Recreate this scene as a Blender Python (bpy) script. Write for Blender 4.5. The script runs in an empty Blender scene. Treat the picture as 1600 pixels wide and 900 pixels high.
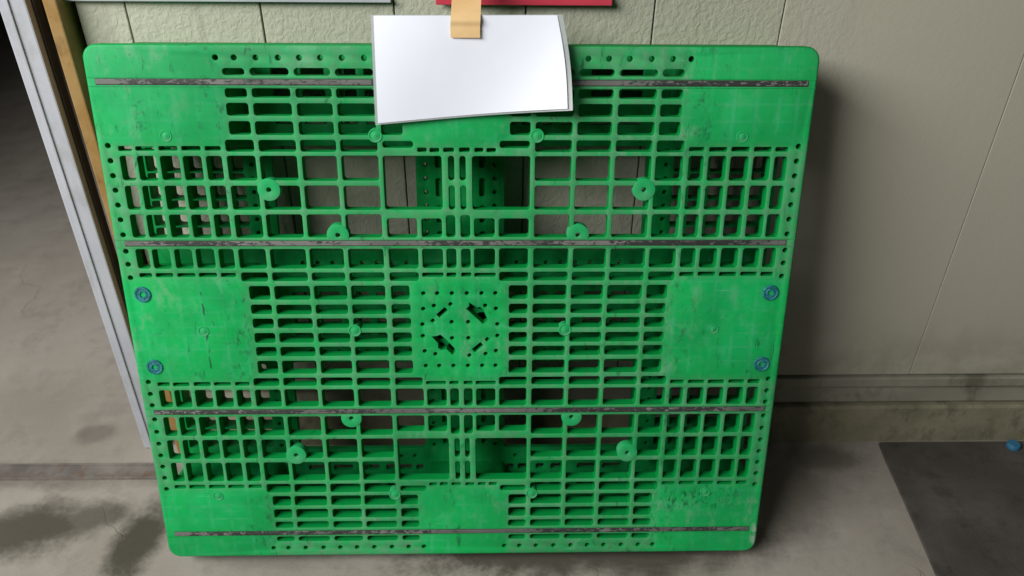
import bpy, bmesh, math, random
from mathutils import Matrix, Vector
from mathutils.geometry import delaunay_2d_cdt
random.seed(7)
S = bpy.context.scene
COL = S.collection
R = math.radians

# ------------------------------------------------------------------ camera, light, exposure
cam = bpy.data.objects.new('camera', bpy.data.cameras.new('camera'))
COL.objects.link(cam)
cam.data.sensor_width = 36.0
cam.data.lens = 1217.23 / 1600 * 36.0
cam.data.dof.use_dof = True
cam.data.dof.focus_distance = 1.38
cam.data.dof.aperture_fstop = 3.2
cam.data.clip_start = 0.02
cam.data.clip_end = 60
m = Matrix(((0.9997544, 0.0028026, -0.0219822, 0.06387),
            (-0.02006, 0.5359635, -0.8440028, -1.05914),
            (0.0094162, 0.8442365, 0.5358881, 1.35312),
            (0, 0, 0, 1)))
cam.matrix_world = m
S.camera = cam

world = bpy.data.worlds.new('World')
S.world = world
world.use_nodes = True
bg = world.node_tree.nodes['Background']
bg.inputs['Color'].default_value = (0.86, 0.93, 1.0, 1)
bg.inputs['Strength'].default_value = 0.032

def area_light(name, loc, target, size, power, color):
    L = bpy.data.lights.new(name, 'AREA')
    L.shape = 'RECTANGLE'
    L.size, L.size_y = size
    L.energy = power
    L.color = color
    o = bpy.data.objects.new(name, L)
    COL.objects.link(o)
    o.location = loc
    o.rotation_euler = (Vector(target) - Vector(loc)).to_track_quat('-Z', 'Y').to_euler()
    return o
area_light('daylight_opening', (-2.2, -1.7, 2.65), (-0.1, 0.2, 0.6), (2.5, 1.3), 186, (1.0, 0.985, 0.95))

S.view_settings.view_transform = 'Standard'
S.view_settings.look = 'None'
S.view_settings.exposure = 0.0
S.view_settings.gamma = 1.0

# ------------------------------------------------------------------ material helpers
class NT:
    def __init__(self, name):
        self.m = bpy.data.materials.new(name)
        self.m.use_nodes = True
        self.t = self.m.node_tree
        self.n = self.t.nodes
        self.p = self.n['Principled BSDF']
        self.co = self.n.new('ShaderNodeTexCoord').outputs['Object']
    def set(self, sock, v):
        if hasattr(v, 'is_output'):
            self.t.links.new(v, sock)
        else:
            sock.default_value = v
    def node(self, kind, **kw):
        n = self.n.new(kind)
        for k, v in kw.items():
            setattr(n, k, v)
        return n
    def math(self, op, a, b=None, c=None, clamp=False):
        n = self.node('ShaderNodeMath', operation=op, use_clamp=clamp)
        self.set(n.inputs[0], a)
        if b is not None: self.set(n.inputs[1], b)
        if c is not None: self.set(n.inputs[2], c)
        return n.outputs[0]
    def noise(self, scale, detail=4, rough=0.55, co=None, dist=0.0):
        n = self.node('ShaderNodeTexNoise')
        self.t.links.new(co if co is not None else self.co, n.inputs['Vector'])
        n.inputs['Scale'].default_value = scale
        n.inputs['Detail'].default_value = detail
        n.inputs['Roughness'].default_value = rough
        n.inputs['Distortion'].default_value = dist
        return n.outputs['Fac']
    def scaled(self, s, off=(0, 0, 0), rot=(0, 0, 0), co=None):
        n = self.node('ShaderNodeMapping')
        self.t.links.new(co if co is not None else self.co, n.inputs['Vector'])
        n.inputs['Scale'].default_value = s
        n.inputs['Location'].default_value = off
        n.inputs['Rotation'].default_value = rot
        return n.outputs['Vector']
    def step(self, v, a, b, lo=0.0, hi=1.0):
        n = self.node('ShaderNodeMapRange', interpolation_type='SMOOTHSTEP')
        self.set(n.inputs['Value'], v)
        n.inputs['From Min'].default_value = a
        n.inputs['From Max'].default_value = b
        n.inputs['To Min'].default_value = lo
        n.inputs['To Max'].default_value = hi
        return n.outputs['Result']
    def mix(self, f, a, b):
        n = self.node('ShaderNodeMix', data_type='RGBA')
        self.set(n.inputs['Factor'], f)
        for s, v in ((n.inputs[6], a), (n.inputs[7], b)):
            if hasattr(v, 'is_output'): self.t.links.new(v, s)
            else: s.default_value = (*v, 1) if len(v) == 3 else v
        return n.outputs[2]
    def xyz(self, co=None):
        n = self.node('ShaderNodeSeparateXYZ')
        self.t.links.new(co if co is not None else self.co, n.inputs[0])
        return n.outputs
    def bump(self, h, strength=0.3, dist=0.001):
        n = self.node('ShaderNodeBump')
        self.set(n.inputs['Height'], h)
        n.inputs['Strength'].default_value = strength
        n.inputs['Distance'].default_value = dist
        self.t.links.new(n.outputs['Normal'], self.p.inputs['Normal'])
    def out(self, color, rough=0.5, spec=0.5, metal=0.0):
        self.set(self.p.inputs['Base Color'], color if hasattr(color, 'is_output') else (*color, 1))
        self.set(self.p.inputs['Roughness'], rough)
        self.p.inputs['Specular IOR Level'].default_value = spec
        self.p.inputs['Metallic'].default_value = metal
        return self.m

def plastic(name, base, faded, worn, lines=False, inner_shade=(0.002, 0.235, 0.046)):
    k = NT(name)
    big = k.noise(7, 5, 0.6)
    mid = k.noise(38, 6, 0.65)
    streak = k.noise(9, 5, 0.6, k.scaled((3.2, 0.9, 1), rot=(0, 0, R(12))))
    c = k.mix(k.step(big, 0.35, 0.7), base, faded)
    film_sheen = k.math('MULTIPLY', k.step(mid, 0.46, 0.72), k.step(streak, 0.40, 0.62))
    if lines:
        sheen = k.math('MULTIPLY', k.step(k.xyz()[1], 0.70, 0.98), k.step(k.xyz()[0], 0.1, -0.5, 0.25, 0.7))  # paler towards the top left: sheen of the light painted into the colour
        film_sheen = k.math('MAXIMUM', film_sheen, k.math('MULTIPLY', sheen, k.step(streak, 0.25, 0.6, 0.45, 1.0)))
    c = k.mix(k.math('MULTIPLY', film_sheen, 0.55), c, worn)
    if lines:
        x, y, z = k.xyz()
        ax = k.math('ABSOLUTE', x)
        av = k.math('ABSOLUTE', k.math('SUBTRACT', y, 0.5))
        wob = k.math('MULTIPLY', k.math('SUBTRACT', k.noise(60, 2), 0.5), 0.003)
        axw = k.math('ADD', ax, wob)
        acc = None
        for u0 in (0.391, 0.4265, 0.4645, 0.503, 0.541, 0.571, 0.0, 0.033, 0.066):
            d = k.step(k.math('ABSOLUTE', k.math('SUBTRACT', axw, u0)), 0.001, 0.0045, 1, 0)
            acc = d if acc is None else k.math('MAXIMUM', acc, d)
        hv = k.math('ABSOLUTE', k.math('SUBTRACT', k.math('MODULO', k.math('ADD', av, 0.006), 0.0285), 0.0142))
        acc = k.math('MAXIMUM', acc, k.math('MULTIPLY', k.step(hv, 0.001, 0.003, 1, 0), 0.7))
        acc = k.math('MULTIPLY', acc, k.step(k.noise(14, 3), 0.4, 0.68, 0.02, 0.4))
        c = k.mix(acc, c, worn)
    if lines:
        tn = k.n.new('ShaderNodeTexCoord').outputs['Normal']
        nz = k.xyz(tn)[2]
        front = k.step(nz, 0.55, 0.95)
        c = k.mix(front, inner_shade, c)  # inner walls: unworn green, darkened further to paint in the shade of the openings
        blk_v = k.math('MAXIMUM', k.step(av, 0.325, 0.35), k.step(av, 0.115, 0.09))
        blk_u = k.math('MAXIMUM', k.step(ax, 0.365, 0.40), k.step(ax, 0.10, 0.075))
        grid = k.math('SUBTRACT', 1.0, k.math('MULTIPLY', k.math('MULTIPLY', blk_u, blk_v), 0.85))
        wearf = k.math('MULTIPLY', k.math('MULTIPLY', front, grid), k.step(k.noise(52, 7, 0.75, k.scaled((1, 1, 1), off=(6, 6, 0))), 0.3, 0.66, 0.08, 0.8))
        c = k.mix(wearf, c, (0.115, 0.285, 0.16))
    if lines:
        cd = k.math('MULTIPLY', k.step(ax, 0.582, 0.594), k.step(k.math('ABSOLUTE', k.math('SUBTRACT', y, 0.045)), 0.018, 0.032, 1, 0))
        cd = k.math('MULTIPLY', k.math('MULTIPLY', cd, k.math('GREATER_THAN', x, 0)), k.step(k.noise(70, 4), 0.4, 0.52))
        c = k.mix(k.math('MULTIPLY', cd, 0.8), c, (0.34, 0.5, 0.38))
    if lines:
        g1 = k.step(k.noise(4.2, 6, 0.62, k.scaled((1, 1, 1), off=(11, 3, 0))), 0.40, 0.66, 0, 0.5)
        c = k.mix(k.math('MULTIPLY', front, g1), c, (0.006, 0.215, 0.06))
        g2 = k.math('MULTIPLY', k.step(k.noise(17, 7, 0.7, k.scaled((1.6, 0.8, 1), off=(2, 9, 0))), 0.52, 0.66), k.step(k.noise(3.3, 2, co=k.scaled((1, 1, 1), off=(5, 0, 0))), 0.4, 0.6))
        c = k.mix(k.math('MULTIPLY', k.math('MULTIPLY', front, g2), 0.5), c, (0.16, 0.37, 0.22))
    # scuffs: short dark rubs and dirt spots
    sc = k.noise(26, 8, 0.72, k.scaled((2.4, 0.8, 1), off=(3, 1, 0), rot=(0, 0, R(-18))), 0.6)
    sm = k.math('MULTIPLY', k.step(sc, 0.56, 0.67), k.step(k.noise(5.5, 2, co=k.scaled((1, 1, 1), off=(7, 2, 0))), 0.42, 0.6))
    c = k.mix(k.math('MULTIPLY', sm, 0.7), c, (0.012, 0.075, 0.035))
    sp = k.step(k.noise(210, 2), 0.69, 0.74)
    c = k.mix(k.math('MULTIPLY', sp, 0.5), c, (0.01, 0.08, 0.04))
    if lines:
        # worn dirty seam down the left block and rubbed code marks on the lower right block
        ex = k.math('ADD', k.math('ADD', x, 0.463), k.math('MULTIPLY', k.math('SUBTRACT', k.noise(22, 3), 0.5), 0.016))
        seam = k.math('MULTIPLY', k.step(k.math('ABSOLUTE', ex), 0.0008, 0.0028, 1, 0), k.step(av, 0.085, 0.1, 1, 0))
        seam = k.math('MULTIPLY', seam, k.step(k.noise(30, 3, co=k.scaled((1, 1, 1), off=(1, 5, 0))), 0.46, 0.55))
        c = k.mix(k.math('MULTIPLY', seam, 0.8), c, (0.015, 0.05, 0.03))
        for ang, sx, off, col, amt in ((28, 1.0, 3, (0.2, 0.5, 0.32), 0.55), (-52, 1.0, 8, (0.2, 0.5, 0.32), 0.45), (8, 1.0, 13, (0.01, 0.12, 0.05), 0.5)):
            sv = k.noise(15, 2, 0.5, k.scaled((0.55, 26, 1), off=(off, off, 0), rot=(0, 0, R(ang))), 0.15)
            pm = k.step(k.noise(7, 3, co=k.scaled((1, 1, 1), off=(off, 2, 0))), 0.52, 0.62)
            c = k.mix(k.math('MULTIPLY', k.math('MULTIPLY', k.math('MULTIPLY', k.step(sv, 0.70, 0.76), pm), front), amt), c, col)
        eb = k.math('MULTIPLY', k.step(k.math('ABSOLUTE', k.math('SUBTRACT', ax, 0.40)), 0.008, 0.045, 1, 0), k.step(k.noise(48, 6, 0.75, k.scaled((1.2, 0.7, 1), off=(21, 6, 0))), 0.52, 0.66))
        c = k.mix(k.math('MULTIPLY', k.math('MULTIPLY', eb, front), 0.6), c, (0.02, 0.10, 0.05))
        cd2 = k.math('MULTIPLY', k.step(k.noise(120, 5, 0.8, k.scaled((1, 1, 1), off=(2, 17, 0))), 0.58, 0.68), k.step(k.noise(11, 3, co=k.scaled((1, 1, 1), off=(9, 9, 0))), 0.45, 0.62))
        c = k.mix(k.math('MULTIPLY', k.math('MULTIPLY', cd2, front), 0.5), c, (0.025, 0.095, 0.05))
        rub = k.noise(75, 6, 0.75, k.scaled((1.5, 0.7, 1), off=(0, 4, 0)), 0.8)
        rm = k.math('MULTIPLY', k.step(rub, 0.5, 0.62),
                    k.math('MULTIPLY', k.step(k.math('ABSOLUTE', k.math('SUBTRACT', x, 0.473)), 0.06, 0.1, 1, 0),
                           k.step(k.math('ABSOLUTE', k.math('SUBTRACT', y, 0.131)), 0.012, 0.032, 1, 0)))
        c = k.mix(k.math('MULTIPLY', rm, 0.75), c, (0.006, 0.07, 0.028))
        # rubbed dark column on the upper left block
        lx = k.math('ADD', x, 0.522)
        lm = k.math('MULTIPLY', k.step(k.math('ABSOLUTE', lx), 0.003, 0.013, 1, 0), k.step(k.math('ABSOLUTE', k.math('SUBTRACT', y, 0.885)), 0.02, 0.035, 1, 0))
        lm = k.math('MULTIPLY', lm, k.step(k.noise(95, 6, 0.7), 0.47, 0.6))
        c = k.mix(k.math('MULTIPLY', lm, 0.7), c, (0.03, 0.13, 0.08))
    h = k.math('ADD', k.math('MULTIPLY', k.noise(34, 3), 0.7), k.math('MULTIPLY', k.noise(420, 3), 0.16))
    k.bump(h, 0.32, 0.0016)
    return k.out(c, k.step(mid, 0.3, 0.7, 0.42, 0.60), 0.11)

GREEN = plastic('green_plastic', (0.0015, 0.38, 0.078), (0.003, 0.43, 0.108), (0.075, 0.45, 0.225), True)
GREEN_SHADE = plastic('green_plastic_inside_shade', (0.002, 0.215, 0.045), (0.005, 0.255, 0.062), (0.04, 0.30, 0.12))  # darker copy of the green, interior shade put into its colour
BOSS = plastic('green_plastic_boss', (0.012, 0.36, 0.105), (0.06, 0.36, 0.15), (0.12, 0.34, 0.19))

def mat_rubber():
    k = NT('grey_rubber')
    a = k.noise(110, 7, 0.75, k.scaled((0.7, 1.5, 1)), 0.5)
    x, y, z = k.xyz()
    b = k.noise(5, 3)
    c = k.mix(k.step(b, 0.35, 0.65), (0.105, 0.105, 0.10), (0.185, 0.183, 0.176))
    dens = k.step(k.noise(4.5, 2, co=k.scaled((1, 0.2, 1), off=(2.3, 0, 0))), 0.34, 0.60, 0.60, 0.44)
    c = k.mix(k.math('MULTIPLY', k.math('GREATER_THAN', a, dens), 0.9), c, (0.018, 0.02, 0.02))
    c = k.mix(k.math('MULTIPLY', k.step(k.noise(90, 4, 0.6, k.scaled((0.5, 1, 1), off=(9, 0, 0))), 0.62, 0.68), 0.45), c, (0.02, 0.17, 0.08))
    k.bump(a, 0.6, 0.001)
    return k.out(c, 0.6, 0.4)
RUBBER = mat_rubber()

def mat_plug():
    k = NT('blue_plastic')
    a = k.noise(120, 5, 0.7)
    c = k.mix(k.step(a, 0.4, 0.65), (0.008, 0.15, 0.165), (0.03, 0.235, 0.26))
    c = k.mix(k.math('MULTIPLY', k.step(k.noise(260, 4, 0.7, k.scaled((1, 1, 1), off=(3, 3, 0))), 0.50, 0.60), 0.85), c, (0.006, 0.035, 0.05))
    k.bump(a, 0.4, 0.001)
    return k.out(c, 0.45, 0.5)
BLUE = mat_plug()

def mat_siding():
    k = NT('sage_siding')
    stretched = k.scaled((1, 1, 0.8), rot=(0, R(35), 0))
    a = k.noise(95, 4, 0.55, stretched, 0.5)
    b = k.noise(240, 3, 0.6)
    v = k.noise(2.3, 4, 0.6)
    c = k.mix(k.step(v, 0.35, 0.68), (0.365, 0.375, 0.295), (0.43, 0.435, 0.35))
    st = k.noise(6, 6, 0.65, k.scaled((3.0, 1, 0.5)))
    c = k.mix(k.math('MULTIPLY', k.step(st, 0.52, 0.72), 0.35), c, (0.24, 0.225, 0.17))
    x, y, z = k.xyz()
    c = k.mix(k.step(k.math('ADD', x, k.math('MULTIPLY', k.noise(3.1, 4), 0.5)), -0.55, 0.35, 0.0, 0.85), c, (0.46, 0.435, 0.355))
    low = k.math('MULTIPLY', k.step(z, 0.2, 0.42, 1, 0), k.step(k.noise(9, 5, 0.65), 0.35, 0.65))
    c = k.mix(k.math('MULTIPLY', low, 0.4), c, (0.17, 0.155, 0.10))
    c = k.mix(k.math('MULTIPLY', k.step(b, 0.6, 0.75), 0.14), c, (0.2, 0.2, 0.16))
    h = k.math('ADD', k.step(a, 0.36, 0.64), k.math('MULTIPLY', b, 0.3))
    h = k.math('MULTIPLY', h, k.step(x, -0.5, -0.1, 1.0, 0.1))
    k.bump(h, 0.38, 0.0022)
    return k.out(c, 0.72, 0.25)
SIDING = mat_siding()

def mat_simple(name, c0, c1, scale=12, rough=0.6, spec=0.4, bump=0.2, bscale=120, metal=0.0, grime=None):
    k = NT(name)
    c = k.mix(k.step(k.noise(scale, 5, 0.6), 0.35, 0.68), c0, c1)
    if grime:
        c = k.mix(k.math('MULTIPLY', k.step(k.noise(scale * 2.7, 7, 0.7, k.scaled((1, 1, 0.6), off=(4, 4, 4))), 0.5, 0.68), 0.7), c, grime)
    k.bump(k.noise(bscale, 4), bump, 0.002)
    return k.out(c, rough, spec, metal)
PLINTH = mat_simple('mossy_concrete', (0.20, 0.19, 0.125), (0.28, 0.26, 0.18), 7, 0.85, 0.2, 0.5, 90, grime=(0.10, 0.095, 0.06))
FLASH = mat_simple('painted_flashing', (0.25, 0.243, 0.19), (0.33, 0.32, 0.255), 4, 0.65, 0.3, 0.15, 50, grime=(0.10, 0.095, 0.065))
ALU = mat_simple('white_aluminium', (0.38, 0.395, 0.44), (0.44, 0.455, 0.50), 5, 0.45, 0.4, 0.08, 60, grime=(0.33, 0.34, 0.36))
JAMB = mat_simple('yellowed_timber', (0.27, 0.15, 0.04), (0.33, 0.215, 0.085), 9, 0.6, 0.35, 0.3, 60, grime=(0.14, 0.08, 0.03))
DARKM = mat_simple('dark_steel', (0.028, 0.03, 0.028), (0.05, 0.05, 0.045), 8, 0.6, 0.4, 0.3, 80)
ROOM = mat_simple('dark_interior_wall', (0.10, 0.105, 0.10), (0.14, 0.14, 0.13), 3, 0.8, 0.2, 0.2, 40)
MAT = mat_simple('dark_rubber_mat', (0.060, 0.055, 0.048), (0.092, 0.083, 0.073), 6, 0.8, 0.25, 0.5, 160, grime=(0.04, 0.037, 0.032))
TRACK = mat_simple('rusty_track', (0.12, 0.107, 0.096), (0.22, 0.198, 0.178), 10, 0.7, 0.35, 0.5, 90, grime=(0.15, 0.075, 0.035))
RED = mat_simple('red_plastic', (0.56, 0.045, 0.08), (0.60, 0.055, 0.09), 9, 0.4, 0.45, 0.05, 60)
WHITE = mat_simple('white_board', (0.72, 0.73, 0.74), (0.78, 0.79, 0.80), 5, 0.35, 0.5, 0.03, 40)
TAPE = mat_simple('tan_tape', (0.66, 0.44, 0.20), (0.72, 0.50, 0.25), 14, 0.5, 0.4, 0.15, 90)
PAPER = mat_simple('white_paper', (0.74, 0.78, 0.87), (0.77, 0.81, 0.89), 6, 0.42, 0.4, 0.08, 14)
CAPB = mat_simple('blue_cap', (0.03, 0.14, 0.26), (0.04, 0.19, 0.33), 60, 0.5, 0.4, 0.1, 90)

def mat_sleeve():
    k = NT('clear_laminate')
    k.p.inputs['Alpha'].default_value = 0.62
    k.bump(k.noise(14, 2), 0.1, 0.002)
    return k.out((0.45, 0.50, 0.50), 0.22, 0.5)
SLEEVE = mat_sleeve()

def mat_floor():
    k = NT('stained_concrete')
    big = k.noise(2.2, 5, 0.6)
    c = k.mix(k.step(big, 0.33, 0.68), (0.265, 0.24, 0.205), (0.345, 0.318, 0.28))
    c = k.mix(k.math('MULTIPLY', k.step(k.noise(9, 7, 0.68), 0.48, 0.66), 0.45), c, (0.20, 0.18, 0.155))
    grit = k.noise(330, 3, 0.6)
    c = k.mix(k.math('MULTIPLY', k.step(grit, 0.58, 0.72), 0.35), c, (0.14, 0.13, 0.12))
    c = k.mix(k.math('MULTIPLY', k.step(grit, 0.42, 0.30), 0.25), c, (0.5, 0.48, 0.45))
    # damp stains and other darker patches, each an ellipse with a ragged outline
    n1 = k.math('SUBTRACT', k.noise(6, 4, 0.55), 0.5)
    n2 = k.math('SUBTRACT', k.noise(23, 4, 0.6), 0.5)
    rag = k.math('ADD', n1, k.math('ADD', k.math('MULTIPLY', n2, 0.55), k.math('MULTIPLY', k.math('SUBTRACT', k.noise(90, 4, 0.7), 0.5), 0.35)))
    acc = None
    for cx, cy, rx, ry, rot, amt in STAINS_AND_PATCHES:
        v = k.scaled((1 / rx, 1 / ry, 0), rot=(0, 0, 0), co=k.scaled((1, 1, 1), off=(0, 0, 0), co=k.node_rot(cx, cy, rot)))
        ln = k.node('ShaderNodeVectorMath', operation='LENGTH')
        k.t.links.new(v, ln.inputs[0])
        d = k.math('ADD', ln.outputs['Value'], k.math('MULTIPLY', rag, 1.3))
        s = k.math('MULTIPLY', k.step(d, 0.45, 1.3, 1, 0), amt)
        acc = s if acc is None else k.math('MAXIMUM', acc, s)
    c = k.mix(acc, c, (0.062, 0.056, 0.042))
    vor = k.node('ShaderNodeTexVoronoi', feature='DISTANCE_TO_EDGE')
    wv = k.node('ShaderNodeVectorMath', operation='ADD')
    k.t.links.new(k.co, wv.inputs[0])
    nn = k.node('ShaderNodeTexNoise'); nn.inputs['Scale'].default_value = 9
    k.t.links.new(k.co, nn.inputs['Vector'])
    sc_ = k.node('ShaderNodeVectorMath', operation='SCALE'); sc_.inputs['Scale'].default_value = 0.16
    k.t.links.new(nn.outputs['Color'], sc_.inputs[0]); k.t.links.new(sc_.outputs[0], wv.inputs[1])
    k.t.links.new(wv.outputs[0], vor.inputs['Vector']); vor.inputs['Scale'].default_value = 1.7
    crack = k.math('MULTIPLY', k.step(vor.outputs['Distance'], 0.0015, 0.005, 1, 0), k.step(k.noise(3.0, 2), 0.5, 0.6))
    c = k.mix(k.math('MULTIPLY', crack, 0.3), c, (0.09, 0.08, 0.065))
    c = k.mix(k.math('MULTIPLY', k.step(k.noise(150, 5, 0.75), 0.6, 0.68), 0.3), c, (0.12, 0.105, 0.085))
    h = k.math('ADD', k.math('MULTIPLY', k.noise(60, 5), 0.6), k.math('MULTIPLY', grit, 0.35))
    h = k.math('SUBTRACT', h, crack)
    k.bump(h, 0.45, 0.002)
    return k.out(c, k.math('SUBTRACT', 0.82, k.math('MULTIPLY', acc, 0.3)), 0.3)
def node_rot(self, cx, cy, rot):
    a = self.scaled((1, 1, 0), off=(-cx, -cy, 0))
    return self.scaled((1, 1, 1), rot=(0, 0, -rot), co=a)
NT.node_rot = node_rot
STAINS_AND_PATCHES = [(-0.97, 0.10, 0.20, 0.075, 0.15, 0.9), (-0.83, 0.13, 0.10, 0.05, 0.3, 0.75), (-0.70, 0.075, 0.06, 0.12, -0.1, 0.95),
          (0.24, 0.06, 0.42, 0.12, 0, 0.9), (-0.40, 0.02, 0.13, 0.03, 0, 0.3), (-0.93, 0.40, 0.05, 0.035, 0.2, 0.4), (-1.15, 0.262, 0.62, 0.045, 0, 0.45), (0.86, 0.30, 0.10, 0.05, 0, 0.6), (0.72, 0.20, 0.12, 0.16, 0, 0.35)]  # the patches below and right of the pallet simply darken the floor
FLOOR = mat_floor()

# ------------------------------------------------------------------ mesh helpers
def link(name, mesh, mat, parent=None):
    o = bpy.data.objects.new(name, mesh)
    COL.objects.link(o)
    mesh.materials.clear()
    mesh.materials.append(mat)
    if parent: o.parent = parent
    return o
def empty(name, label, cat, loc=(0, 0, 0)):
    o = bpy.data.objects.new(name, None)
    o.empty_display_size = 0.05
    COL.objects.link(o)
    o.location = loc
    o['label'] = label
    o['category'] = cat
    return o
def tag(o, label, cat):
    o['label'] = label
    o['category'] = cat
    return o
def box_mesh(name, lo, hi, bevel=0.0, seg=2):
    bm = bmesh.new()
    bmesh.ops.create_cube(bm, size=1)
    for v in bm.verts:
        v.co = [lo[i] + (v.co[i] + 0.5) * (hi[i] - lo[i]) for i in range(3)]
    if bevel:
        bmesh.ops.bevel(bm, geom=bm.edges[:], offset=bevel, segments=seg, affect='EDGES', profile=0.5)
    me = bpy.data.meshes.new(name)
    bm.to_mesh(me)
    bm.free()
    return me
def rrect(x0, x1, y0, y1, r, seg=4, jit=0.0):
    r = min(r, (x1 - x0) * 0.499, (y1 - y0) * 0.499)
    j = lambda: random.uniform(-jit, jit)
    x0 += j(); x1 += j(); y0 += j(); y1 += j()
    pts = []
    for cx, cy, a0 in ((x1 - r, y1 - r, 0), (x0 + r, y1 - r, 90), (x0 + r, y0 + r, 180), (x1 - r, y0 + r, 270)):
        for i in range(seg + 1):
            a = R(a0 + 90 * i / seg)
            pts.append((cx + r * math.cos(a), cy + r * math.sin(a)))
    return pts
def ngon(cx, cy, r, n=12, rot=0.0):
    return [(cx + r * math.cos(rot + 2 * math.pi * i / n), cy + r * math.sin(rot + 2 * math.pi * i / n)) for i in range(n)]
def plate(name, loops, z0, z1, bevel=0.0, dy=0.0, rim=0.0):
    """outline (first loop) + holes, z1 is the front face, z0 the back; front edges rounded by bevel"""
    def area(L): return sum(L[i - 1][0] * L[i][1] - L[i][0] * L[i - 1][1] for i in range(len(L))) / 2
    loops = [list(L) if area(L) > 0 else list(L)[::-1] for L in loops]
    def offset(L, d):
        n = len(L); out = []
        for i in range(n):
            p, q, r = Vector(L[i - 1]), Vector(L[i]), Vector(L[(i + 1) % n])
            e0, e1 = (q - p).normalized(), (r - q).normalized()
            n0, n1 = Vector((e0.y, -e0.x)), Vector((e1.y, -e1.x))
            k = n0 + n1
            k = k / max(0.35, k.dot(n0))
            out.append((q.x + k.x * d, q.y + k.y * d))
        return out
    def arc(b): return [(b, z1), (b * 0.62, z1 - b * 0.08), (b * 0.293, z1 - b * 0.293), (b * 0.08, z1 - b * 0.62), (0.0, z1 - b), (0.0, z0)]
    steps = [(bevel, z1), (bevel * 0.3, z1 - bevel * 0.3), (0.0, z1 - bevel), (0.0, z0)] if bevel else [(0.0, z1), (0.0, z0)]
    verts = []; faces = []; starts = []
    for li, L in enumerate(loops):
        sg = -1 if li == 0 else 1
        rings = []
        for d, z in (arc(rim) if rim and li == 0 else steps):
            rings.append(len(verts))
            verts += [(x, y + dy, z) for x, y in (offset(L, sg * d) if d else L)]
        starts.append(rings)
        n = len(L)
        for r0, r1 in zip(rings, rings[1:]):
            for i in range(n):
                j = (i + 1) % n
                f = (r0 + i, r1 + i, r1 + j, r0 + j)
                faces.append(f if li == 0 else f[::-1])
    n_wall = len(faces)
    flat = []; edges = []; idx = []
    for li, L in enumerate(loops):
        s0 = len(flat); n = len(L)
        for i in range(n):
            v = verts[starts[li][0] + i]
            flat.append(Vector((v[0], v[1])))
            idx.append((li, i))
            edges.append((s0 + i, s0 + (i + 1) % n))
    cv, ce, cf, ov, oe, of = delaunay_2d_cdt(flat, edges, [], 1, 1e-7)
    boxes = []
    for li, L in enumerate(loops[1:], 1):
        P = [(verts[starts[li][0] + i][0], verts[starts[li][0] + i][1]) for i in range(len(L))]
        boxes.append((min(p[0] for p in P), max(p[0] for p in P), min(p[1] for p in P), max(p[1] for p in P), P))
    def inside(x, y, P):
        c = False
        for i in range(len(P)):
            (x0, y0), (x1, y1) = P[i - 1], P[i]
            if (y0 > y) != (y1 > y) and x < (x1 - x0) * (y - y0) / (y1 - y0) + x0: c = not c
        return c
    # the ring of each hole owns its triangles: a triangle whose three corners share one hole loop lies inside that hole
    for f in cf:
        t = [ov[i][0] for i in f]
        cx = sum(cv[i].x for i in f) / 3; cy = sum(cv[i].y for i in f) / 3
        ls = {idx[i][0] for i in t}
        if len(ls) == 1:
            li = ls.pop()
            if li > 0 and inside(cx, cy, boxes[li - 1][4]): continue
        top = [starts[idx[i][0]][0] + idx[i][1] for i in t]
        bot = [starts[idx[i][0]][-1] + idx[i][1] for i in t]
        faces.append(tuple(top)); faces.append(tuple(bot[::-1]))
    me = bpy.data.meshes.new(name)
    me.from_pydata(verts, [], faces)
    if bevel:
        for p in me.polygons: p.use_smooth = p.index < n_wall
        me.set_sharp_from_angle(angle=R(50))
    return me
def lathe(name, prof, n=28):
    """prof: (radius, z) from outside in"""
    bm = bmesh.new()
    rings = []
    for r, z in prof:
        if r < 1e-6:
            rings.append([bm.verts.new((0, 0, z))])
        else:
            rings.append([bm.verts.new((r * math.cos(2 * math.pi * i / n), r * math.sin(2 * math.pi * i / n), z)) for i in range(n)])
    for a, b in zip(rings, rings[1:]):
        for i in range(n):
            j = (i + 1) % n
            if len(b) == 1: bm.faces.new((a[i], a[j], b[0]))
            else: bm.faces.new((a[i], a[j], b[j], b[i]))
    me = bpy.data.meshes.new(name)
    bm.to_mesh(me)
    bm.free()
    for p in me.polygons: p.use_smooth = True
    me.set_sharp_from_angle(angle=R(38))
    return me

# ------------------------------------------------------------------ setting: floor
def sheet(name, x0, x1, y0, y1, z, mat):
    me = bpy.data.meshes.new(name)
    me.from_pydata([(x0, y0, z), (x1, y0, z), (x1, y1, z), (x0, y1, z)], [], [(0, 1, 2, 3)])
    return link(name, me, mat)
floor = sheet('floor', -9, 9, -9, 9, 0, FLOOR)
floor['kind'] = 'structure'

# ------------------------------------------------------------------ wall of textured siding
WY = 0.363
wall = empty('siding_wall', 'pale sage textured siding wall with vertical joints behind the pallet', 'wall', (0.9, WY, 0))
def wpart(name, lo, hi, mat, bevel=0.0):
    return link(name, box_mesh(name, [lo[0] - 0.9, lo[1] - WY, lo[2]], [hi[0] - 0.9, hi[1] - WY, hi[2]], bevel), mat, wall)
wpart('wall_core', (-0.668, WY + 0.022, 0.0), (4.0, WY + 0.12, 2.45), DARKM)
edges = [-0.665, -0.579, -0.345, -0.112, 0.120, 0.348, 0.579, 1.040] + [1.040 + 0.46 * i for i in range(1, 7)]
for a, b in zip(edges, edges[1:]):
    wpart('siding_panel', (a + (0.0013 if a < 0.5 else 0.0006), WY + random.uniform(-0.0006, 0.0006), 0.206), (b - (0.0013 if b < 0.6 else 0.0006), WY + 0.02, 2.45), SIDING, 0.0016)
wpart('lintel', (-4.0, WY, 1.95), (-0.676, WY + 0.12, 2.45), SIDING, 0.003)
wpart('drip_flashing', (-0.669, WY - 0.006, 0.172), (4.0, WY + 0.02, 0.199), FLASH, 0.003)
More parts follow.
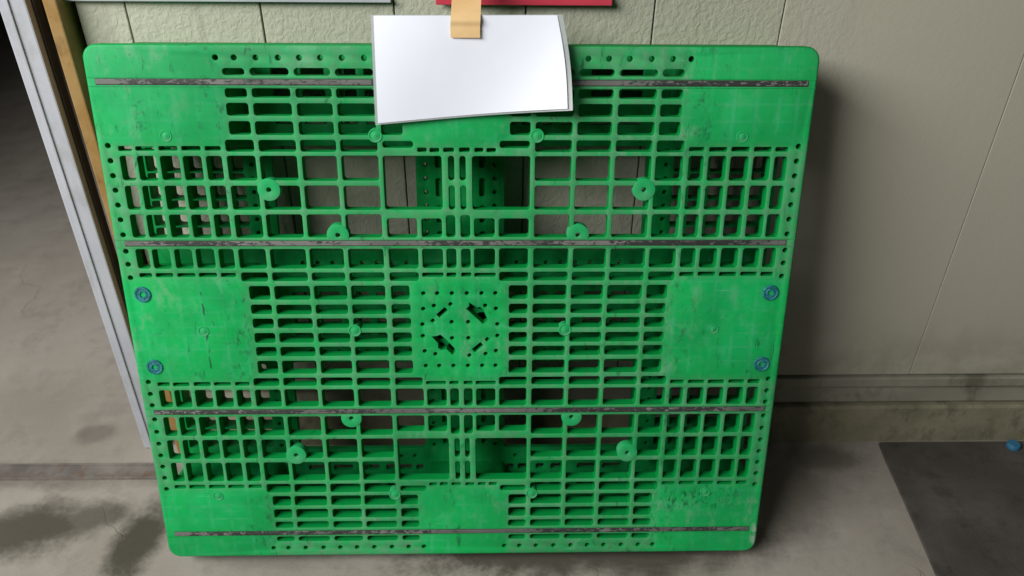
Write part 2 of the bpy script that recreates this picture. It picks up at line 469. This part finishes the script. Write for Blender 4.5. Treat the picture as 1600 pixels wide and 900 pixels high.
wpart('base_band', (-0.669, WY + 0.004, 0.118), (4.0, WY + 0.021, 0.169), FLASH, 0.003)
wpart('plinth', (-0.669, WY - 0.008, -0.02), (4.0, WY + 0.0215, 0.112), PLINTH, 0.006)

# dark room beyond the doorway
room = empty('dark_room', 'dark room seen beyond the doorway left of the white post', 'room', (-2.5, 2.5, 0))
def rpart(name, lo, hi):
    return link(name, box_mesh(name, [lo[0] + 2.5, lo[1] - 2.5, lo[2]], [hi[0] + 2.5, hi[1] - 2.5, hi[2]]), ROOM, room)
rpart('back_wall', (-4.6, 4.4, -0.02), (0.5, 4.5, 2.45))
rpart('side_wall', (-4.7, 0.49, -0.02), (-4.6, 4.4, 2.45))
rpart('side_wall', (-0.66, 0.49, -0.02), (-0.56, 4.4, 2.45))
rpart('front_shade_wall', (-4.7, WY + 0.005, -0.02), (-2.16, WY + 0.115, 1.948))  # unseen wall, its end placed to shade the room floor
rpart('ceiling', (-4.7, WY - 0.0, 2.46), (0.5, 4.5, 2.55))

jamb = empty('door_jamb', 'yellowed timber door jamb at the left end of the siding', 'door jamb', (-0.6855, 0.335, 0))
link('jamb_board', box_mesh('jamb_board', (-0.0125, -0.012, 0.0), (0.0115, 0.135, 1.948), 0.003), JAMB, jamb)
link('jamb_stop', box_mesh('jamb_stop', (-0.034, 0.075, 0.0), (-0.0145, 0.11, 1.946), 0.002), DARKM, jamb)

post = empty('door_post', 'white aluminium upright post at the edge of the left doorway', 'post', (-0.766, 0.367, 0))
link('post_profile', box_mesh('post_profile', (-0.021, -0.022, 0.004), (0.028, 0.018, 1.949), 0.003), ALU, post)
link('post_rib', box_mesh('post_rib', (-0.006, -0.0255, 0.005), (0.0, -0.021, 1.948), 0.001), ALU, post)
link('post_flange', box_mesh('post_flange', (0.0285, -0.006, 0.005), (0.033, 0.016, 1.948), 0.001), DARKM, post)

track = empty('door_track', 'dirty brown door track across the floor at the left doorway', 'door track', (-1.7, 0.27, 0))
link('track_bed', box_mesh('track_bed', (-1.3, -0.024, -0.004), (1.0, 0.024, 0.003), 0.001), TRACK, track)
for yy in (-0.024, 0.019):
    link('track_lip', box_mesh('track_lip', (-1.3, yy, 0.0035), (1.0, yy + 0.005, 0.007), 0.001), TRACK, track)

# mat at the right
bm = bmesh.new()
pts = [(1.013, 0.346), (1.004, 0.28), (0.997, 0.206), (0.985, 0.09), (0.971, -0.032), (0.93, -0.4), (0.86, -1.1), (3.4, -1.1), (3.4, 0.346)]
lo = [bm.verts.new((x, y, 0.0005)) for x, y in pts]
hi = [bm.verts.new((x + (0.002 if i < 7 else 0), y, 0.006)) for i, (x, y) in enumerate(pts)]
bm.faces.new(hi[::-1])
for i in range(len(pts)):
    j = (i + 1) % len(pts)
    bm.faces.new((lo[i], hi[i], hi[j], lo[j]))
bmesh.ops.recalc_face_normals(bm, faces=bm.faces[:])
me = bpy.data.meshes.new('floor_mat')
bm.to_mesh(me); bm.free()
tag(link('floor_mat', me, MAT), 'dark grey rubber mat on the floor at the right', 'mat')
cap = lathe('bottle_cap', [(0.0145, 0.0), (0.015, 0.002), (0.015, 0.010), (0.0135, 0.0125), (0.0, 0.0128)], 20)
cap = link('bottle_cap', cap, CAPB)
cap.location = (1.337, 0.325, 0.0062)
tag(cap, 'small blue cap lying on the dark mat by the wall', 'cap')

# boards fixed to the wall, only their lower edges in view
rb = empty('red_board', 'red board on the wall behind the tan tape, lower edge in view', 'board', (0.116, 0.353, 1.043))
link('board_panel', box_mesh('board_panel', (-0.151, -0.006, 0.004), (0.151, 0.0085, 0.30), 0.002), RED, rb)
link('board_edge', box_mesh('board_edge', (-0.153, -0.010, 0.0), (0.153, -0.0065, 0.012), 0.0015), RED, rb)
wb = empty('white_board', 'white board on the wall at upper left, thin lower edge in view', 'board', (-0.403, 0.356, 1.045))
link('board_panel', box_mesh('board_panel', (-0.286, -0.004, 0.006), (0.286, 0.006, 0.40), 0.001), WHITE, wb)
link('board_frame', box_mesh('board_frame', (-0.288, -0.007, 0.0), (0.288, 0.0062, 0.0055), 0.001), ALU, wb)

# ------------------------------------------------------------------ the pallet: local x across, y up the face, z out of the face
LEAN = R(12.5)
pal = empty('plastic_pallet', 'green plastic pallet standing on edge, leaning against the siding wall', 'pallet',
            (0, 0, 0.150 * math.sin(LEAN)))
pal.rotation_euler = (math.pi / 2 - LEAN, 0, 0)
MM = 0.001
def sym_rects(cells):
    """cells in the first quadrant (mm) mirrored to all four"""
    for (u0, u1, v0, v1, r) in cells:
        for su in (1, -1):
            for sv in (1, -1):
                yield (min(su * u0, su * u1) * MM, max(su * u0, su * u1) * MM, min(sv * v0, sv * v1) * MM, max(sv * v0, sv * v1) * MM, r * MM)
SIDE = [(396, 422), (430, 461), (468, 499), (507, 537), (544, 566)]
front = []
for u0, u1 in SIDE:
    for v0, v1 in ((278, 320), (227, 269), (177, 218), (120, 156)):
        front.append((u0, u1, v0, v1, 4.5))
    front.append((u0, u1, 328.5, 336, 2.4))
    front.append((u0, u1, 104, 111.5, 2.4))
COLS = [(340, 387), (270, 332), (203, 262), (133, 195)]
for u0, u1 in COLS:
    for v0, v1 in ((278, 320), (227, 269), (177, 218), (120, 156)):
        front.append((u0, u1, v0, v1, 4.5))
    front.append((u0, u1, 327.5, 347, 4.5))
    front.append((u0, u1, 96, 112, 4.5))
front += [(26, 125, 227, 320, 4.5), (71.5, 124, 177, 211, 4.5), (28, 64, 177, 211, 4.5), (71.5, 123.5, 120, 156, 4.5), (28, 64, 120, 156, 4.5),
          (72, 123.5, 96, 112, 4.5), (73, 124, 334, 345.5, 4.5), (5, 14.5, 278, 320, 4.6), (5, 14.5, 227, 269, 4.6), (4.7, 21, 177, 217, 4.5),
          (4.7, 21, 120, 156, 4.5), (4.7, 21.5, 104, 111, 2.2), (28, 65.5, 104, 111, 2.2), (4.7, 22.5, 327, 334, 2.2), (30, 45.5, 327, 334, 2.2), (51, 66.5, 327, 334, 2.2)]
MIDC = [(339, 376), (268, 331), (202, 260), (133, 194), (89.5, 123)]
for u0, u1 in MIDC:
    for v0, v1 in ((5, 24), (32.5, 51), (60.5, 87)):
        front.append((u0, u1, v0, v1, 4.5))
TOPC = [(342, 378), (271, 334), (204, 262), (134, 196), (90, 125)]
for u0, u1 in TOPC:
    for v0, v1 in ((416, 431), (386.5, 407), (355.5, 377.5)):
        front.append((u0, u1, v0, v1, 4.5))
    front.append((u0, u1, 451.5, 463, 5.6))
outer = rrect(-0.6, 0.6, -0.5, 0.5, 0.024, 8)
loops = [outer]
for a in sym_rects(front):
    loops.append(rrect(*a, seg=4, jit=0.00045))
for su in (1, -1):
    for sv in (1, -1):
        for u in (82, 113, 147, 183, 218, 252, 286, 322, 357, 387):
            loops.append(ngon(su * u * MM, sv * 0.4795, 0.0047, 12))
        for v in (337, 311.5, 286, 261, 235, 209, 182, 152, 128, 103):
            loops.append(ngon(su * 0.5825, sv * v * MM, 0.0046, 12))
        for u, v in ((65, 72), (40, 72), (13.5, 72), (66, 42), (46.5, 48), (68.5, 11.5), (15, 16)):
            loops.append(ngon(su * u * MM, sv * v * MM, 0.0038, 10))
def rot_rect(cx, cy, L, w, ang, r=0.001):
    c, s = math.cos(ang), math.sin(ang)
    return [(cx + x * c - y * s, cy + x * s + y * c) for x, y in rrect(-L / 2, L / 2, -w / 2, w / 2, r, 2)]
for s in (1, -1):
    loops.append(rot_rect(s * -0.032, s * 0.0348, 0.021, 0.0085, R(42)))
    loops.append(rot_rect(s * -0.0165, s * 0.051, 0.0068, 0.0062, R(42)))
    loops.append(rot_rect(s * -0.0495, s * 0.0188, 0.0068, 0.0062, R(42)))
loops.append([(x * MM, y * MM) for x, y in ((12, 42), (18, 47), (17, 54), (31, 44), (37, 45), (43, 40), (45, 33), (51, 20), (48, 15), (42, 12))])
loops.append([(x * MM, y * MM) for x, y in ((-52, -13), (-42, -12), (-37, -9), (-27, -18), (-11, -37), (-9, -44), (-15, -50), (-26, -38), (-35, -40), (-41, -36), (-41, -26))])
deck_me = plate('front_deck', loops, -0.022, 0.0, 0.0011, 0.5, 0.005)
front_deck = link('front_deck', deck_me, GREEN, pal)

# raised beads beside every strip, rim skirt
def bead(v0, v1, h, u=0.5975):
    return link('strip_rail', box_mesh('strip_rail', (-u, v0 + 0.5, -0.003), (u, v1 + 0.5, h), h * 0.45), GREEN, pal)
STRIPS = [(0.441, 0.5845), (0.1665, 0.5815), (-0.1665, 0.581), (-0.4425, 0.581)]
for v, hu in STRIPS:
    bead(v + 0.0062, v + 0.0078, 0.0009)
    bead(v - 0.0078, v - 0.0062, 0.0009)
    rs = link('rubber_strip', box_mesh('rubber_strip', (-hu, v - 0.0041 + 0.5, -0.002), (hu, v + 0.0041 + 0.5, 0.0016), 0.001), RUBBER, pal)
    link('strip_seat', box_mesh('strip_seat', (-hu - 0.0008, v - 0.0052 + 0.5, -0.003), (hu + 0.0008, v + 0.0052 + 0.5, 0.0003)), DARKM, rs)

# back deck: a rim and a cross round four windows
back = [(82, 346, 117, 318, 9)]
for u0, u1 in ((398, 426.5), (429, 463.5), (466, 501.5), (504, 540.5), (543, 575)):
    for v0, v1 in ((270, 314), (218, 267.5), (166, 215.5), (121, 163.5)):
        back.append((u0, u1, v0, v1, 5))
for u0, u1 in ((292, 332), (238, 279), (182, 214), (150, 168), (112, 140), (88, 104)):
    back.append((u0, u1, 357, 371, 4))
    back.append((u0, u1, 72, 84, 4))
    back.append((u0, u1, 400, 418, 4))
    back.append((u0, u1, 440, 458, 4))
    back.append((u0, u1, 20, 34, 4))
    back.append((u0, u1, 44, 58, 4))
for v0, v1 in ((277, 308), (223, 258), (172, 206), (128, 156)):
    back.append((35, 46, v0, v1, 4.5))
for u0, u1 in ((400, 436), (446, 482), (492, 528)):
    for v0, v1 in ((360, 376), (400, 418), (30, 46)):
        back.append((u0, u1, v0, v1, 4))
loops = [rrect(-0.592, 0.592, -0.496, 0.496, 0.022, 6)]
for a in sym_rects(back):
    loops.append(rrect(*a, seg=4, jit=0.0002))
for su in (1, -1):
    for sv in (1, -1):
        for i in range(8):
            loops.append(ngon(su * (0.106 + 0.0285 * i), sv * 0.337, 0.0042, 10))
            loops.append(ngon(su * (0.106 + 0.0285 * i), sv * 0.0935, 0.0042, 10))
        for i in range(7):
            loops.append(ngon(su * 0.064, sv * (0.1535 + 0.026 * i), 0.0042, 10))
            loops.append(ngon(su * 0.3835, sv * (0.1535 + 0.026 * i), 0.0042, 10))
link('back_deck', plate('back_deck', loops, -0.126, -0.114, 0.0005, 0.5), GREEN_SHADE, pal)

ribs = [rrect(-0.592, 0.592, -0.496, 0.496, 0.022, 6)]
big = [(64, 362, 101, 335, 9), (90, 205, 349, 421, 6), (210, 336, 349, 421, 6), (90, 205, 430, 464, 6), (210, 336, 430, 464, 6), (90, 205, 14, 92, 6), (210, 336, 14, 92, 6)]
big += [c for c in back if c[0] >= 396]
for a in sym_rects(big):
    ribs.append(rrect(*a, seg=3))
link('back_ribs', plate('back_ribs', ribs, -0.150, -0.1255, 0.0, 0.5), GREEN_SHADE, pal)

# nine hollow blocks between the decks
def block(u0, u1, v0, v1):
    t = 0.006
    lp = [rrect(u0, u1, v0, v1, 0.012, 4)]
    nu = max(2, round((u1 - u0) / 0.06)); nv = max(2, round((v1 - v0) / 0.06))
    du = (u1 - u0 - t) / nu; dv = (v1 - v0 - t) / nv
    for i in range(nu):
        for j in range(nv):
            lp.append(rrect(u0 + t + i * du, u0 + (i + 1) * du, v0 + t + j * dv, v0 + (j + 1) * dv, 0.006, 2))
    return link('block', plate('block', lp, -0.116, -0.0205, 0.0, 0.5), GREEN_SHADE, pal)
for su in (-1, 1):
    for sv in (-1, 1):
        u = sorted((su * 0.384, su * 0.589)); v = sorted((sv * 0.343, sv * 0.493))
        block(*u, *v)
    u = sorted((su * 0.382, su * 0.589))
    block(*u, -0.094, 0.094)
    v = sorted((su * 0.350, su * 0.493))
    block(-0.084, 0.084, *v)
block(-0.084, 0.084, -0.094, 0.094)

# screw bosses with a through hole, moulded gate marks, blue plugs
def boss_outline(r, cut=None):
    pts = []
    for x, y in ngon(0, 0, r, 40):
        if cut is not None and y < cut: y = cut
        if not pts or (abs(pts[-1][0] - x) + abs(pts[-1][1] - y)) > 1e-5: pts.append((x, y))
    return pts
full = plate('boss', [boss_outline(0.0195), ngon(0, 0, 0.0044, 14)], -0.016, 0.0006, 0.0006)
half = plate('boss', [boss_outline(0.0195, -0.0075), ngon(0, 0, 0.0044, 14)], -0.016, 0.0010, 0.0006)
for su in (1, -1):
    for sv in (1, -1):
        o = link('boss', full, BOSS, pal)
        o.location = (su * 0.3225, 0.5 + sv * 0.262, 0)
        o = link('boss', half, BOSS, pal)
        o.location = (su * 0.2105, 0.5 + sv * 0.1815, 0)
        if sv < 0: o.rotation_euler = (0, 0, math.pi)
gate = lathe('gate_mark', [(0.0118, -0.015), (0.0118, 0.0006), (0.0112, 0.0013), (0.0098, 0.0014), (0.0090, 0.0004), (0.0078, 0.0003), (0.0070, 0.0011),
                           (0.0040, 0.0013), (0.0030, 0.0020), (0.0014, 0.0022), (0.0, 0.0012)])
for su in (1, -1):
    for u, v in ((0.484, 0.3535), (0.136, 0.3545), (0.484, -0.3535), (0.136, -0.3535), (0.467, 0.0), (0.1925, 0.0)):
        o = link('gate_mark', gate, BOSS, pal)
        o.location = (su * u, 0.5 + v, -0.0002)
        if u > 0.4: o.scale = (0.86, 0.86, 0.9)
plug = lathe('plug', [(0.0152, -0.004), (0.0152, 0.0008), (0.0142, 0.0021), (0.0120, 0.0024), (0.0112, 0.0012), (0.0085, 0.0010), (0.0078, 0.0020),
                      (0.0052, 0.0022), (0.0044, 0.0002), (0.0040, -0.0022), (0.0, -0.0024)], 32)
for su in (1, -1):
    for sv in (1, -1):
        o = link('plug', plug, BLUE, pal)
        o.location = (su * 0.5655, 0.5 + sv * 0.0715, 0)
        o.rotation_euler = (0, 0, random.uniform(0, 6))

# ------------------------------------------------------------------ laminated sheet hung over the top edge, on tan tape
PM = Matrix.Translation(pal.location) @ Matrix.Rotation(math.pi / 2 - LEAN, 4, 'X')
def lw(u, v, n): return PM @ Vector((u, v + 0.5, n))
def sheet_surface(name, mu, mv0, mv1, mr, off, thick):
    """curled sheet: s across, t down; margins grow it past the paper"""
    bm = bmesh.new()
    NS, NTT = 28, 16
    def P(s, t, d):
        tl, tr, bl, br = Vector((-0.127, 0.5445)), Vector((0.164, 0.5465)), Vector((-0.1275, 0.3775)), Vector((0.182, 0.4045))
        p = (tl * (1 - s) + tr * s) * (1 - t) + (bl * (1 - s) + br * s) * t
        p.x += (-mu * (1 - s) + mr * s) + 0.004 * math.sin(math.pi * t) * s
        p.y += mv0 * (1 - t) - mv1 * t
        n = 0.008 + 0.030 * s ** 3 * (0.25 + 0.75 * t) + 0.006 * t * (1 - s) + 0.004 * math.sin(5 * s + 2 * t) + off + d
        return lw(p.x, p.y, n)
    f = [[bm.verts.new(P(i / NS, j / NTT, thick)) for i in range(NS + 1)] for j in range(NTT + 1)]
    b = [[bm.verts.new(P(i / NS, j / NTT, 0)) for i in range(NS + 1)] for j in range(NTT + 1)]
    for j in range(NTT):
        for i in range(NS):
            bm.faces.new((f[j][i], f[j + 1][i], f[j + 1][i + 1], f[j][i + 1]))
            bm.faces.new((b[j][i], b[j][i + 1], b[j + 1][i + 1], b[j + 1][i]))
    for j in range(NTT):
        bm.faces.new((f[j][0], b[j][0], b[j + 1][0], f[j + 1][0]))
        bm.faces.new((f[j][NS], f[j + 1][NS], b[j + 1][NS], b[j][NS]))
    for i in range(NS):
        bm.faces.new((f[0][i], f[0][i + 1], b[0][i + 1], b[0][i]))
        bm.faces.new((f[NTT][i], b[NTT][i], b[NTT][i + 1], f[NTT][i + 1]))
    bmesh.ops.recalc_face_normals(bm, faces=bm.faces[:])
    org = lw(0, 0.38, 0.01)
    for v in bm.verts: v.co -= org
    me = bpy.data.meshes.new(name)
    bm.to_mesh(me); bm.free()
    for p in me.polygons: p.use_smooth = True
    me.set_sharp_from_angle(angle=R(40))
    return me
notice = empty('laminated_notice', 'blank white sheet in a clear laminate hanging over the pallet top edge', 'notice', lw(0, 0.38, 0.01))
link('paper_sheet', sheet_surface('paper_sheet', 0, 0, 0, 0, 0.0008, 0.0004), PAPER, notice)
link('clear_sleeve', sheet_surface('clear_sleeve', 0.0045, 0.001, 0.003, 0.0085, 0.0, 0.0005), SLEEVE, notice)

def strip(name, pts, w, th):
    bm = bmesh.new()
    rows = []
    for i, p in enumerate(pts):
        a, b = pts[max(0, i - 1)], pts[min(len(pts) - 1, i + 1)]
        d = (b - a).normalized()
        nrm = Vector((1, 0, 0)).cross(d).normalized()
        rows.append([bm.verts.new(p + Vector((sx * w / 2, 0, 0)) + nrm * (sn * th / 2)) for sx, sn in ((-1, 1), (1, 1), (1, -1), (-1, -1))])
    for r0, r1 in zip(rows, rows[1:]):
        for i in range(4):
            j = (i + 1) % 4
            bm.faces.new((r0[i], r0[j], r1[j], r1[i]))
    bm.faces.new(rows[0]); bm.faces.new(rows[-1][::-1])
    bmesh.ops.recalc_face_normals(bm, faces=bm.faces[:])
    me = bpy.data.meshes.new(name)
    bm.to_mesh(me); bm.free()
    return me
ctrl = [lw(0.018, 0.512, 0.0165), lw(0.018, 0.528, 0.0165), lw(0.019, 0.545, 0.0155), Vector((0.02, 0.26, 1.085)), Vector((0.021, 0.318, 1.135)), Vector((0.021, 0.3405, 1.18)), Vector((0.021, 0.3405, 1.26))]
pts = []
for i in range(len(ctrl) - 1):
    p0, p1, p2, p3 = ctrl[max(0, i - 1)], ctrl[i], ctrl[i + 1], ctrl[min(len(ctrl) - 1, i + 2)]
    for k in range(6):
        t = k / 6
        pts.append(0.5 * ((2 * p1) + (p2 - p0) * t + (2 * p0 - 5 * p1 + 4 * p2 - p3) * t * t + (3 * p1 - p0 - 3 * p2 + p3) * t ** 3))
pts.append(ctrl[-1])
tag(link('adhesive_tape', strip('adhesive_tape', pts, 0.047, 0.0006), TAPE), 'strip of tan tape holding the white sheet below the red board', 'tape')
